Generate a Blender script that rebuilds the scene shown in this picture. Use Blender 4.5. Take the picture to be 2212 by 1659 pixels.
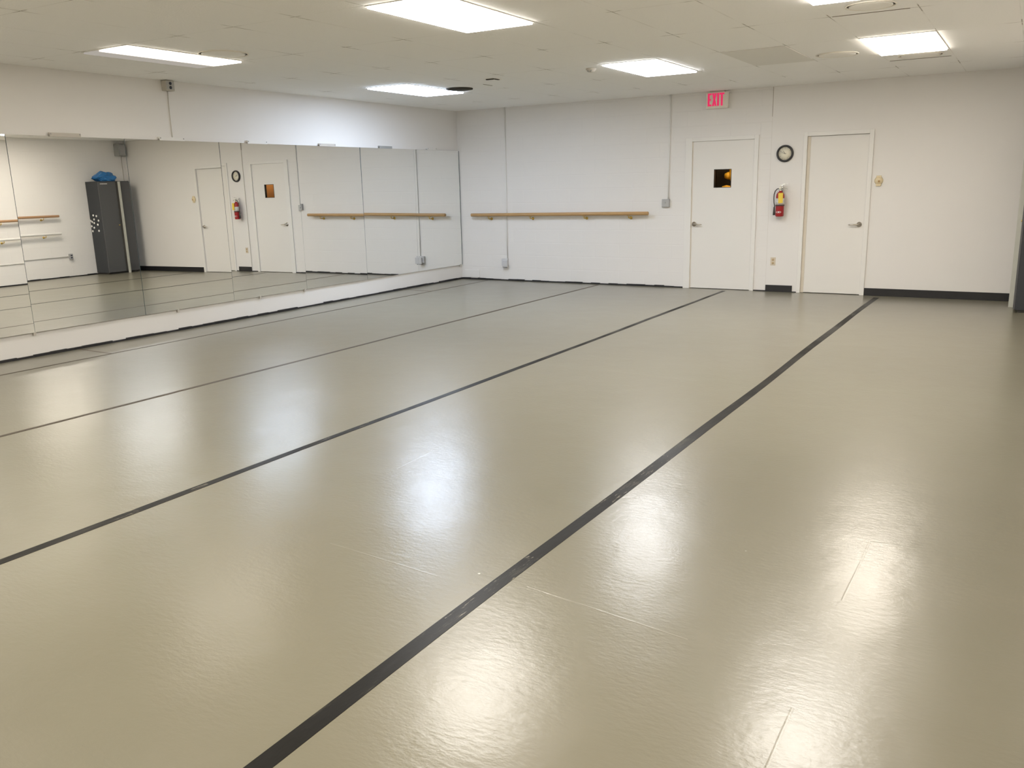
import bpy, bmesh, math, random
from mathutils import Matrix, Vector

for o in list(bpy.data.objects):
    bpy.data.objects.remove(o)
S = bpy.context.scene
COL = S.collection
PI = math.pi

# ------------------------------------------------------------------ camera
W, HH = 2212, 1659
FPX = 1856.55
YAW, PITCH, ROLL = 0.54327, -0.22715, -0.02371
cam_d = bpy.data.cameras.new('camera')
cam = bpy.data.objects.new('camera', cam_d)
COL.objects.link(cam)
cy_, sy_ = math.cos(YAW), math.sin(YAW)
cp_, sp_ = math.cos(PITCH), math.sin(PITCH)
fw = Vector((-sy_*cp_, cy_*cp_, sp_))
rt = Vector((cy_, sy_, 0))
up = rt.cross(fw)
c_, s_ = math.cos(ROLL), math.sin(ROLL)
rt2 = rt*c_ + up*s_
up2 = up*c_ - rt*s_
M = Matrix((rt2, up2, -fw)).transposed().to_4x4()
M.translation = Vector((8.11399, -11.90931, 1.49811))
cam.matrix_world = M
cam_d.sensor_fit = 'HORIZONTAL'
cam_d.sensor_width = 36.0
cam_d.lens = 36.0*FPX/W
cam_d.clip_start = 0.05
S.camera = cam

# ------------------------------------------------------------------ world and exposure
wd = bpy.data.worlds.new('world'); S.world = wd; wd.use_nodes = True
wd.node_tree.nodes['Background'].inputs[0].default_value = (0.9, 0.9, 0.9, 1)
wd.node_tree.nodes['Background'].inputs[1].default_value = 0.05
S.view_settings.view_transform = 'Standard'
S.view_settings.look = 'None'
S.view_settings.gamma = 1.0
S.view_settings.exposure = 0.0
S.view_settings.use_curve_mapping = False
LAMP = 25.8              # radiance of a lit troffer lens

# ------------------------------------------------------------------ dimensions
CH = 2.6735             # ceiling height
XR = 8.42               # right wall
YF = -15.6              # wall behind the camera
GX, GY, PX, PY = -0.1311, -1.0823, 0.616, 1.2186   # ceiling grid: first lines and pitches
def gx(i): return GX + PX*i
def gy(j): return GY - PY*j

# ------------------------------------------------------------------ materials
def mat(name, col, rough=0.5, metal=0.0, **kw):
    m = bpy.data.materials.new(name); m.use_nodes = True
    b = m.node_tree.nodes['Principled BSDF']
    b.inputs['Base Color'].default_value = (*col, 1)
    b.inputs['Roughness'].default_value = rough
    b.inputs['Metallic'].default_value = metal
    for k, v in kw.items():
        b.inputs[k.replace('_', ' ')].default_value = v
    return m

def nz(m, scale, amount=0.06, bump=0.0, bscale=None, detail=3, stretch=None):
    """slight procedural colour variation and bump on a plain material"""
    nt = m.node_tree; N = nt.nodes; L = nt.links
    b = N['Principled BSDF']
    tc = N.new('ShaderNodeTexCoord')
    src = tc.outputs['Object']
    if stretch:
        mp = N.new('ShaderNodeMapping'); mp.inputs['Scale'].default_value = stretch
        L.new(src, mp.inputs[0]); src = mp.outputs[0]
    n = N.new('ShaderNodeTexNoise'); n.inputs['Scale'].default_value = scale
    n.inputs['Detail'].default_value = detail
    L.new(src, n.inputs['Vector'])
    c = b.inputs['Base Color'].default_value[:3]
    mx = N.new('ShaderNodeMix'); mx.data_type = 'RGBA'
    mx.inputs[6].default_value = (*[v*(1-amount) for v in c], 1)
    mx.inputs[7].default_value = (*[min(1, v*(1+amount)) for v in c], 1)
    L.new(n.outputs['Fac'], mx.inputs[0]); L.new(mx.outputs[2], b.inputs['Base Color'])
    if bump:
        n2 = N.new('ShaderNodeTexNoise'); n2.inputs['Scale'].default_value = bscale or scale*8
        n2.inputs['Detail'].default_value = 4
        L.new(src, n2.inputs['Vector'])
        bp = N.new('ShaderNodeBump'); bp.inputs['Strength'].default_value = bump
        bp.inputs['Distance'].default_value = 0.01
        L.new(n2.outputs['Fac'], bp.inputs['Height']); L.new(bp.outputs[0], b.inputs['Normal'])
    return m

class G:
    """small helper to write math node graphs"""
    def __init__(s, m):
        s.m = m; s.nt = m.node_tree; s.N = s.nt.nodes; s.L = s.nt.links
        s.b = s.N['Principled BSDF']
        tc = s.N.new('ShaderNodeTexCoord'); s.co = tc.outputs['Object']
        sp = s.N.new('ShaderNodeSeparateXYZ'); s.L.new(s.co, sp.inputs[0])
        s.x, s.y, s.z = sp.outputs
    def put(s, sock, v):
        if isinstance(v, (int, float)): sock.default_value = v
        else: s.L.new(v, sock)
    def op(s, o, a, b=0.0, c=0.0, clamp=False):
        n = s.N.new('ShaderNodeMath'); n.operation = o; n.use_clamp = clamp
        s.put(n.inputs[0], a); s.put(n.inputs[1], b); s.put(n.inputs[2], c)
        return n.outputs[0]
    def rng(s, v, a, b, c=0.0, d=1.0):
        n = s.N.new('ShaderNodeMapRange'); n.clamp = True
        s.put(n.inputs[0], v)
        for i, q in enumerate((a, b, c, d)): n.inputs[1+i].default_value = q
        return n.outputs[0]
    def noise(s, scale, detail=2, vec=None, stretch=None, rough=0.5):
        v = vec or s.co
        if stretch:
            mp = s.N.new('ShaderNodeMapping'); mp.inputs['Scale'].default_value = stretch
            s.L.new(v, mp.inputs[0]); v = mp.outputs[0]
        n = s.N.new('ShaderNodeTexNoise'); n.inputs['Scale'].default_value = scale
        n.inputs['Detail'].default_value = detail; n.inputs['Roughness'].default_value = rough
        s.L.new(v, n.inputs['Vector']); return n.outputs['Fac']
    def mix(s, f, a, b):
        n = s.N.new('ShaderNodeMix'); n.data_type = 'RGBA'
        s.put(n.inputs[0], f)
        for k, v in ((6, a), (7, b)):
            if isinstance(v, tuple): n.inputs[k].default_value = (*v, 1)
            else: s.L.new(v, n.inputs[k])
        return n.outputs[2]
    def bump(s, h, strength=0.2, dist=0.01, prev=None):
        n = s.N.new('ShaderNodeBump'); n.inputs['Strength'].default_value = strength
        n.inputs['Distance'].default_value = dist
        s.L.new(h, n.inputs['Height'])
        if prev: s.L.new(prev, n.inputs['Normal'])
        return n.outputs[0]
    def near(s, v, c, half):          # 1 inside |v-c|<half
        return s.op('LESS_THAN', s.op('ABSOLUTE', s.op('SUBTRACT', v, c)), half)
    def tri(s, v, first, pitch):      # distance to nearest grid line
        t = s.op('DIVIDE', s.op('SUBTRACT', v, first), pitch)
        t = s.op('SUBTRACT', t, s.op('ROUND', t))
        return s.op('MULTIPLY', s.op('ABSOLUTE', t), pitch)

WALLC = (0.76, 0.735, 0.70)
M_wall = nz(mat('drywall_paint', WALLC, 0.55), 1.3, 0.02, 0.04, 60)

# painted concrete block: coursed joints as a shallow relief
M_block = mat('painted_block', WALLC, 0.5)
g = G(M_block)
def block_bump(g, u):
    row = g.op('DIVIDE', g.z, 0.2032)
    rowi = g.op('FLOOR', row)
    off = g.op('MULTIPLY', g.op('MODULO', rowi, 2.0), 0.2032)
    dz = g.tri(g.z, 0.0, 0.2032)
    du = g.tri(g.op('ADD', u, off), 0.0, 0.4064)
    d = g.op('MINIMUM', dz, du)
    h = g.rng(d, 0.001, 0.007)
    n = g.noise(45, 4)
    n1 = g.bump(h, 0.28, 0.004)
    return g.bump(n, 0.10, 0.006, n1)
uu = g.op('ADD', g.x, g.y)
g.L.new(block_bump(g, uu), g.b.inputs['Normal'])

# ceiling: lay-in tiles painted over, edges only open up near the grid crossings
M_ceil = mat('painted_ceiling_tile', (0.80, 0.745, 0.66), 0.85)
g = G(M_ceil)
dx = g.tri(g.x, GX, PX); dy = g.tri(g.y, GY, PY)
w1 = g.noise(2.3, 3); w2 = g.noise(9.0, 2)
arm = g.rng(w1, 0.35, 0.72, 0.05, 0.22)
lineA = g.op('MULTIPLY', g.rng(dy, 0.003, 0.006, 1, 0), g.op('SUBTRACT', 1.0, g.rng(g.op('DIVIDE', dx, arm), 0.55, 1.0)))
lineB = g.op('MULTIPLY', g.rng(dx, 0.0025, 0.005, 1, 0), g.op('SUBTRACT', 1.0, g.rng(g.op('DIVIDE', dy, arm), 0.8, 1.5)))
lines = g.op('MAXIMUM', lineA, lineB)
lines = g.op('MULTIPLY', lines, g.rng(w2, 0.3, 0.6, 0.25, 0.9))
faint = g.op('MULTIPLY', g.op('MAXIMUM', g.rng(dy, 0.002, 0.006, 1, 0), g.rng(dx, 0.002, 0.006, 1, 0)), g.rng(w1, 0.45, 0.65, 0.03, 0.22))
lines = g.op('MAXIMUM', lines, faint)
basec = g.mix(g.noise(0.6, 2), (0.93, 0.915, 0.885), (0.95, 0.94, 0.915))
g.L.new(g.mix(lines, basec, (0.22, 0.18, 0.13)), g.b.inputs['Base Color'])
g.L.new(g.bump(g.noise(70, 4), 0.25, 0.006), g.b.inputs['Normal'])

# vinyl dance floor
M_floor = mat('grey_vinyl_dance_floor', (0.42, 0.40, 0.32), 0.2)
g = G(M_floor)
big = g.noise(0.7, 3); mid = g.noise(4.0, 4); fine = g.noise(60, 3)
colr = g.mix(big, (0.175, 0.160, 0.110), (0.215, 0.198, 0.143))
colr = g.mix(g.op('MULTIPLY', g.rng(mid, 0.55, 0.75), 0.35), colr, (0.215, 0.195, 0.14))
vor = g.N.new('ShaderNodeTexVoronoi'); vor.inputs['Scale'].default_value = 1.6
vor.inputs['Randomness'].default_value = 1.0
g.L.new(g.co, vor.inputs['Vector'])
speck = g.rng(vor.outputs['Distance'], 0.006, 0.012, 1, 0)
scuff = g.op('MULTIPLY', g.rng(g.noise(1.0, 4, stretch=(2.0, 26, 1), rough=0.7), 0.66, 0.72), g.rng(g.noise(1.1, 2), 0.5, 0.6))
colr = g.mix(g.op('MULTIPLY', scuff, 0.25), colr, (0.28, 0.26, 0.20))
colr = g.mix(g.op('MULTIPLY', speck, 0.7), colr, (0.75, 0.73, 0.66))
# creases pressed into the mats
def seg(g, x0, y0, x1, y1, half=0.0035):
    L_ = math.hypot(x1-x0, y1-y0); ux, uy = (x1-x0)/L_, (y1-y0)/L_
    wob = g.op('MULTIPLY', g.op('SUBTRACT', g.noise(1.2, 2), 0.5), 0.02)
    px = g.op('SUBTRACT', g.x, x0); py = g.op('SUBTRACT', g.y, y0)
    t = g.op('ADD', g.op('MULTIPLY', px, ux), g.op('MULTIPLY', py, uy))
    n = g.op('ADD', g.op('ADD', g.op('MULTIPLY', px, -uy), g.op('MULTIPLY', py, ux)), wob)
    ins = g.near(t, L_/2, L_/2)
    return g.op('MULTIPLY', g.rng(g.op('ABSOLUTE', n), half*0.3, half*1.6, 1, 0), ins)
cre = seg(g, 6.58, -9.29, 7.25, -9.38)
for a in [(5.62, -9.34, 6.22, -9.38), (7.65, -8.25, 7.65, -8.85), (7.645, -9.60, 7.65, -10.1), (7.65, -8.25, 7.83, -8.23),
          (5.22, -7.9, 5.24, -8.4), (5.2, -5.6, 6.0, -5.66)]:
    cre = g.op('MAXIMUM', cre, seg(g, *a))
colr = g.mix(g.op('MULTIPLY', cre, 0.16), colr, (0.45, 0.42, 0.34))
g.L.new(colr, g.b.inputs['Base Color'])
g.L.new(g.rng(g.op('ADD', g.op('MULTIPLY', mid, 0.6), g.op('MULTIPLY', big, 0.4)), 0.35, 0.65, 0.29, 0.31), g.b.inputs['Roughness'])
def madd(a, k, c): return g.op('MULTIPLY_ADD', a, k, c)
hgt = g.op('MULTIPLY', g.noise(2.6, 2), 0.0036)
hgt = madd(g.noise(30, 4, stretch=(0.8, 1.6, 1), rough=0.6), 0.0009, hgt)
hgt = madd(fine, 0.00015, hgt)
hgt = madd(cre, 0.00025, hgt)
nb = g.bump(hgt, 1.0, 1.0)
g.L.new(nb, g.b.inputs['Normal'])
g.b.inputs['IOR'].default_value = 1.5
g.b.inputs['Coat Weight'].default_value = 0.34
g.b.inputs['Coat Roughness'].default_value = 0.19
g.L.new(nb, g.b.inputs['Coat Normal'])

M_black = nz(mat('black_vinyl', (0.012, 0.012, 0.014), 0.35), 6, 0.3)
M_tape = mat('black_cloth_tape', (0.02, 0.018, 0.015), 0.33)
g = G(M_tape)
wr = g.rng(g.noise(3.0, 5, stretch=(6, 0.9, 1), rough=0.7), 0.56, 0.68)
worn = g.op('MAXIMUM', g.near(g.y, -7.95, 0.45), g.near(g.y, -9.35, 0.30))
wr2 = g.op('MULTIPLY', worn, g.rng(g.noise(9.0, 5, stretch=(7, 0.8, 1), rough=0.7), 0.585, 0.66))
wr = g.op('MAXIMUM', g.op('MULTIPLY', wr, 0.18), g.op('MULTIPLY', wr2, 0.8))
g.L.new(g.mix(wr, (0.010, 0.009, 0.007), (0.30, 0.27, 0.21)), g.b.inputs['Base Color'])
g.L.new(g.rng(g.noise(1.3, 2), 0.4, 0.62, 0.5, 0.34), g.b.inputs['Roughness'])
g.b.inputs['Specular IOR Level'].default_value = 0.14
g.L.new(g.bump(g.noise(30, 3, stretch=(1, .3, 1)), 0.35, 0.003), g.b.inputs['Normal'])
M_brown = nz(mat('brown_residue_tape', (0.085, 0.06, 0.035), 0.36), 8, 0.35, 0.2, 30)
M_mirror = mat('mirror_silver', (0.90, 0.905, 0.885), 0.004, 1.0)
M_edge = mat('mirror_edge', (0.10, 0.13, 0.14), 0.25)
M_white = nz(mat('white_trim_paint', (0.77, 0.75, 0.71), 0.4), 2, 0.015)
M_door = nz(mat('white_door_paint', (0.76, 0.735, 0.69), 0.42), 1.4, 0.015, 0.03, 20)
M_plastic = nz(mat('white_plastic', (0.80, 0.79, 0.75), 0.4), 5, 0.02)
M_greybox = nz(mat('grey_metal_box', (0.36, 0.355, 0.35), 0.45, 0.0), 20, 0.08)
M_grille = mat('grey_grille', (0.45, 0.42, 0.36), 0.7)
g = G(M_grille)
gd = g.op('MINIMUM', g.tri(g.x, 0, 0.012), g.tri(g.y, 0, 0.012))
g.L.new(g.mix(g.rng(gd, 0.001, 0.003), (0.86, 0.84, 0.79), (0.72, 0.70, 0.65)), g.b.inputs['Base Color'])
M_oak = mat('golden_oak', (0.46, 0.28, 0.11), 0.38)
g = G(M_oak)
gr = g.noise(6, 5, stretch=(1, 8, 8), rough=0.65)
g.L.new(g.mix(gr, (0.36, 0.20, 0.075), (0.56, 0.36, 0.16)), g.b.inputs['Base Color'])
M_oakY = mat('reddish_oak', (0.40, 0.22, 0.10), 0.4)
g = G(M_oakY)
gr = g.noise(6, 5, stretch=(8, 1, 8), rough=0.65)
g.L.new(g.mix(gr, (0.33, 0.18, 0.09), (0.47, 0.28, 0.15)), g.b.inputs['Base Color'])
M_brass = nz(mat('brass', (0.62, 0.44, 0.12), 0.28, 1.0), 20, 0.1)
M_steel = nz(mat('satin_steel', (0.55, 0.50, 0.43), 0.28, 1.0), 20, 0.06)
M_chrome = nz(mat('chrome', (0.7, 0.7, 0.68), 0.2, 1.0), 20, 0.05)
M_red = nz(mat('extinguisher_red', (0.36, 0.018, 0.022), 0.3), 10, 0.08)
M_label = mat('extinguisher_label', (0.72, 0.70, 0.66), 0.5)
g = G(M_label)
tx = g.op('MULTIPLY', g.op('LESS_THAN', g.tri(g.z, 0, 0.018), 0.0035), g.rng(g.noise(120, 1), 0.45, 0.5))
g.L.new(g.mix(g.op('MULTIPLY', tx, 0.6), (0.74, 0.72, 0.68), (0.25, 0.22, 0.22)), g.b.inputs['Base Color'])
M_tag = nz(mat('yellow_tag', (0.78, 0.55, 0.05), 0.5), 30, 0.08)
M_cream = nz(mat('cream_dial', (0.78, 0.73, 0.58), 0.5), 6, 0.02)
M_ivory = nz(mat('ivory_plastic', (0.72, 0.60, 0.38), 0.45), 40, 0.1)
M_ink = nz(mat('dark_ink', (0.05, 0.045, 0.04), 0.5), 10, 0.1)
M_dot = nz(mat('dark_socket', (0.03, 0.035, 0.05), 0.5), 10, 0.1)
M_lock = nz(mat('charcoal_metal_shaded', (0.030, 0.033, 0.038), 0.5), 90, 0.14, 0.12, 160)  # cabinet sides, colour darkened as the shaded faces
M_lock2 = nz(mat('charcoal_metal_lit', (0.082, 0.082, 0.084), 0.5), 90, 0.12, 0.12, 160)  # same cabinet metal, colour lightened for the light on its front
M_bag = nz(mat('blue_plastic_bag', (0.03, 0.17, 0.42), 0.35), 12, 0.25, 0.3, 22)
M_board = nz(mat('pale_board', (0.50, 0.50, 0.44), 0.5), 12, 0.08)
M_alc = nz(mat('dark_hall_paint', (0.045, 0.035, 0.025), 0.7), 3, 0.2)
M_tan = nz(mat('tan_hall_paint', (0.55, 0.27, 0.11), 0.6), 3, 0.05)
M_yel = nz(mat('dull_yellow', (0.75, 0.42, 0.03), 0.6), 9, 0.15)
M_glass = mat('clear_glass', (1, 1, 1), 0.02, 0.0, Transmission_Weight=1.0, IOR=1.05)
M_dark = nz(mat('dark_opening', (0.035, 0.03, 0.02), 0.9), 40, 0.3)

def emit(name, col, strength):
    m = bpy.data.materials.new(name); m.use_nodes = True
    nt = m.node_tree; nt.nodes.clear()
    o = nt.nodes.new('ShaderNodeOutputMaterial'); e = nt.nodes.new('ShaderNodeEmission')
    e.inputs[0].default_value = (*col, 1); e.inputs[1].default_value = strength
    nt.links.new(e.outputs[0], o.inputs[0]); return m
WARM = (1.0, 0.915, 0.80); NEUT = (1.0, 0.95, 0.875); COOL = (0.76, 0.90, 1.14); DAYL = (0.95, 0.96, 0.985)
M_lampW = emit('lens_warm', WARM, LAMP)
M_lampN = emit('lens_neutral', NEUT, LAMP)
M_lampD = emit('lens_daylight', DAYL, LAMP)
M_lampC = emit('lens_cool', COOL, LAMP*1.15)
# one tube out: the lens of this lamp glows along one side only
M_lampH = emit('lens_half_lit', WARM, LAMP)
nt = M_lampH.node_tree
tc = nt.nodes.new('ShaderNodeTexCoord'); sx = nt.nodes.new('ShaderNodeSeparateXYZ')
mr = nt.nodes.new('ShaderNodeMapRange')
mr.inputs[1].default_value = -0.09; mr.inputs[2].default_value = 0.05
mr.inputs[3].default_value = 0.42; mr.inputs[4].default_value = LAMP*0.42
nt.links.new(tc.outputs['Object'], sx.inputs[0]); nt.links.new(sx.outputs[0], mr.inputs[0])
nt.links.new(mr.outputs[0], nt.nodes['Emission'].inputs[1])
M_exit = emit('exit_letter_glow', (0.92, 0.045, 0.15), 0.80)

# ------------------------------------------------------------------ mesh helpers
class MB:
    def __init__(s): s.bm = bmesh.new()
    def box(s, x0, x1, y0, y1, z0, z1, bevel=0.0, mi=0):
        r = bmesh.ops.create_cube(s.bm, size=1.0)
        v = r['verts']
        for q in v:
            q.co = Vector(((x0+x1)/2 + q.co.x*(x1-x0), (y0+y1)/2 + q.co.y*(y1-y0), (z0+z1)/2 + q.co.z*(z1-z0)))
        fs = {f for q in v for f in q.link_faces}
        for f in fs: f.material_index = mi
        if bevel > 0:
            es = list({e for q in v for e in q.link_edges})
            bmesh.ops.bevel(s.bm, geom=es, offset=bevel, segments=2, affect='EDGES', profile=0.6)
        return s
    def tube(s, pts, r, n=12, closed=False, cap=True, mi=0):
        pts = [Vector(p) for p in pts]
        rs = r if isinstance(r, (list, tuple)) else [r]*len(pts)
        rings = []
        prev = None
        for i, p in enumerate(pts):
            a = pts[i-1] if i > 0 else (pts[-1] if closed else p)
            b = pts[i+1] if i < len(pts)-1 else (pts[0] if closed else p)
            t = (b-a).normalized()
            if prev is None:
                h = Vector((0, 0, 1)) if abs(t.z) < 0.9 else Vector((1, 0, 0))
                u = t.cross(h).normalized()
            else:
                u = (prev - t*prev.dot(t)).normalized()
            prev = u
            w = t.cross(u)
            rings.append([s.bm.verts.new(p + (u*math.cos(2*PI*k/n) + w*math.sin(2*PI*k/n))*rs[i]) for k in range(n)])
        m = len(rings)
        for i in range(m if closed else m-1):
            A, B = rings[i], rings[(i+1) % m]
            for k in range(n):
                f = s.bm.faces.new((A[k], A[(k+1) % n], B[(k+1) % n], B[k])); f.smooth = True; f.material_index = mi
        if cap and not closed:
            s.bm.faces.new(list(reversed(rings[0]))).material_index = mi
            s.bm.faces.new(rings[-1]).material_index = mi
        return s
    def lathe(s, prof, origin=(0, 0, 0), axis='z', n=32, mi=0):
        o = Vector(origin); rings = []
        for (r, h) in prof:
            ring = []
            if r < 1e-6: r = 1e-5
            for k in range(n):
                a = 2*PI*k/n
                if axis == 'z': p = Vector((r*math.cos(a), r*math.sin(a), h))
                elif axis == 'y': p = Vector((r*math.cos(a), h, r*math.sin(a)))
                else: p = Vector((h, r*math.cos(a), r*math.sin(a)))
                ring.append(s.bm.verts.new(o+p))
            rings.append(ring)
        for i in range(len(rings)-1):
            A, B = rings[i], rings[i+1]
            for k in range(n):
                f = s.bm.faces.new((A[k], A[(k+1) % n], B[(k+1) % n], B[k])); f.smooth = True; f.material_index = mi
        s.bm.faces.new(list(reversed(rings[0]))).material_index = mi
        s.bm.faces.new(rings[-1]).material_index = mi
        return s
    def poly(s, pts, ext, mi=0):
        """extrude a polygon (list of 3-D points) by vector ext"""
        a = [s.bm.verts.new(Vector(p)) for p in pts]
        b = [s.bm.verts.new(Vector(p)+Vector(ext)) for p in pts]
        n = len(a)
        s.bm.faces.new(a).material_index = mi; s.bm.faces.new(list(reversed(b))).material_index = mi
        for k in range(n):
            s.bm.faces.new((a[k], b[k], b[(k+1) % n], a[(k+1) % n])).material_index = mi
        return s
    def build(s, name, mats, parent=None, loc=None, rot=None, origin=None):
        bmesh.ops.recalc_face_normals(s.bm, faces=s.bm.faces)
        me = bpy.data.meshes.new(name)
        if origin: bmesh.ops.translate(s.bm, verts=s.bm.verts, vec=-Vector(origin))
        s.bm.to_mesh(me); s.bm.free()
        for m in (mats if isinstance(mats, (list, tuple)) else [mats]): me.materials.append(m)
        o = bpy.data.objects.new(name, me); COL.objects.link(o)
        if origin: o.location = origin
        if loc: o.location = loc
        if rot: o.rotation_euler = rot
        if parent:
            o.parent = parent
            if origin and not loc:
                o.location = Vector(origin) - parent.location
            elif not loc:
                o.location = -parent.location
        return o

def tag(o, label=None, cat=None, group=None, kind=None):
    if label: o['label'] = label
    if cat: o['category'] = cat
    if group: o['group'] = group
    if kind: o['kind'] = kind
    return o
def thing(name, loc, label=None, cat=None, group=None, kind=None):
    o = bpy.data.objects.new(name, None); COL.objects.link(o); o.location = loc
    o.empty_display_size = 0.1
    return tag(o, label, cat, group, kind)
def struct(o, label, cat): return tag(o, label, cat, kind='structure')
def copy_tree(o, loc, label=None):
    r = o.copy(); COL.objects.link(r); r.location = loc
    if label: r['label'] = label
    for ch in list(o.children):
        c = ch.copy(); COL.objects.link(c); c.parent = r
        for gg in ch.children:
            d = gg.copy(); COL.objects.link(d); d.parent = c
    return r

# ------------------------------------------------------------------ shell
D1 = (3.930, 4.816)     # door with the window, clear opening
D2 = (5.481, 6.258)     # plain door
DH = 2.027
T = 0.15
struct(MB().box(-T, XR+T, YF-T, T, -0.12, 0).build('floor', M_floor), 'glossy grey beige vinyl dance floor', 'floor')
struct(MB().box(-T, XR+T, YF-T, T, CH, CH+0.12).build('ceiling', M_ceil), 'cream ceiling of square edged lay-in tiles', 'ceiling')
struct(MB().box(-T, 0, YF-T, T, 0, CH).build('wall_left', M_wall), 'white wall carrying the row of mirrors', 'wall')
struct(MB().box(XR, XR+T, YF-T, T, 0, CH).build('wall_right', M_block), 'white block wall with two barres, seen in the mirrors', 'wall')
struct(MB().box(-T, XR+T, YF-T, YF, 0, CH).build('wall_front', M_wall), 'white wall behind the camera', 'wall')
XJ = 5.030              # joint between the block wall and the drywall panel
b = MB().box(0, D1[0], 0, T, 0, CH).box(D1[1], XJ, 0, T, 0, CH).box(D1[0], D1[1], 0, T, DH, CH)
b.box(XJ, D2[0], 0.001, T, 0, CH).box(D2[1], XR, 0.001, T, 0, CH).box(D2[0], D2[1], 0.001, T, DH, CH)
struct(b.build('wall_back', M_block), 'white painted block wall with two doors', 'wall')
b = MB().box(XJ, D2[0], -0.014, 0.001, 0, CH).box(D2[1], XR, -0.014, 0.001, 0, CH).box(D2[0], D2[1], -0.014, 0.001, DH, CH)
struct(b.build('wall_back_drywall', M_wall), 'smooth white drywall facing around the plain door', 'wall')
YW = -0.014

# black vinyl base and thin black edging along the floor
struct(MB().box(XJ, 5.386, YW-0.010, YW, 0, 0.090, 0.002).box(6.300, XR, YW-0.010, YW, 0, 0.096, 0.002).build('baseboard_back', M_black),
       'black vinyl baseboard on the drywall beside the plain door', 'baseboard')
random.seed(3)
def edging(name, pts_fn, a, b_, n, label):
    m = MB()
    step = (b_-a)/n
    for k in range(n):
        s0 = a+step*k
        pts_fn(m, s0, s0+step, 0.016+0.012*random.random())
    return struct(m.build(name, M_black), label, 'trim')
edging('trim_1', lambda m, a, b_, h: m.box(0, 0.012+h*0.4, a, b_, 0, h), -10.0, -0.001, 60, 'thin black edging along the foot of the mirror wall')
edging('trim_2', lambda m, a, b_, h: m.box(a, b_, -0.012-h*0.3, 0, 0, h), 0.03, D1[0]-0.075, 26, 'thin black edging along the foot of the block wall')
struct(MB().box(D1[1]+0.045, XJ, -0.018, 0, 0, 0.014).box(5.386, D2[0]-0.036, YW-0.012, YW, 0, 0.012).build('trim_3', M_black), 'short black edging pieces between the two doors', 'trim')
edging('trim_4', lambda m, a, b_, h: m.box(XR-0.012-h*0.3, XR, a, b_, 0, h), -6.0, -0.02, 30, 'thin black edging along the foot of the right wall')
struct(MB().box(XJ-0.007, XJ, -0.013, 0, 2.30, CH-0.001).build('trim_5', nz(mat('joint_shade', (0.34, 0.30, 0.24), 0.8), 9, .1)), 'brown open joint where the block wall meets the drywall', 'trim')
struct(MB().box(XJ-0.003, XJ, -0.0135, 0, 0.02, 2.30).build('trim_6', nz(mat('joint_filler', (0.62, 0.58, 0.52), 0.8), 9, .1)), 'filled joint between block wall and drywall', 'trim')
# low painted panel in the corner
tag(MB().box(0.07, 0.36, -0.016, 0, 0.03, 0.155, 0.002).build('access_panel', M_white), 'low white painted panel on the block wall in the mirror corner', 'panel')

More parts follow.
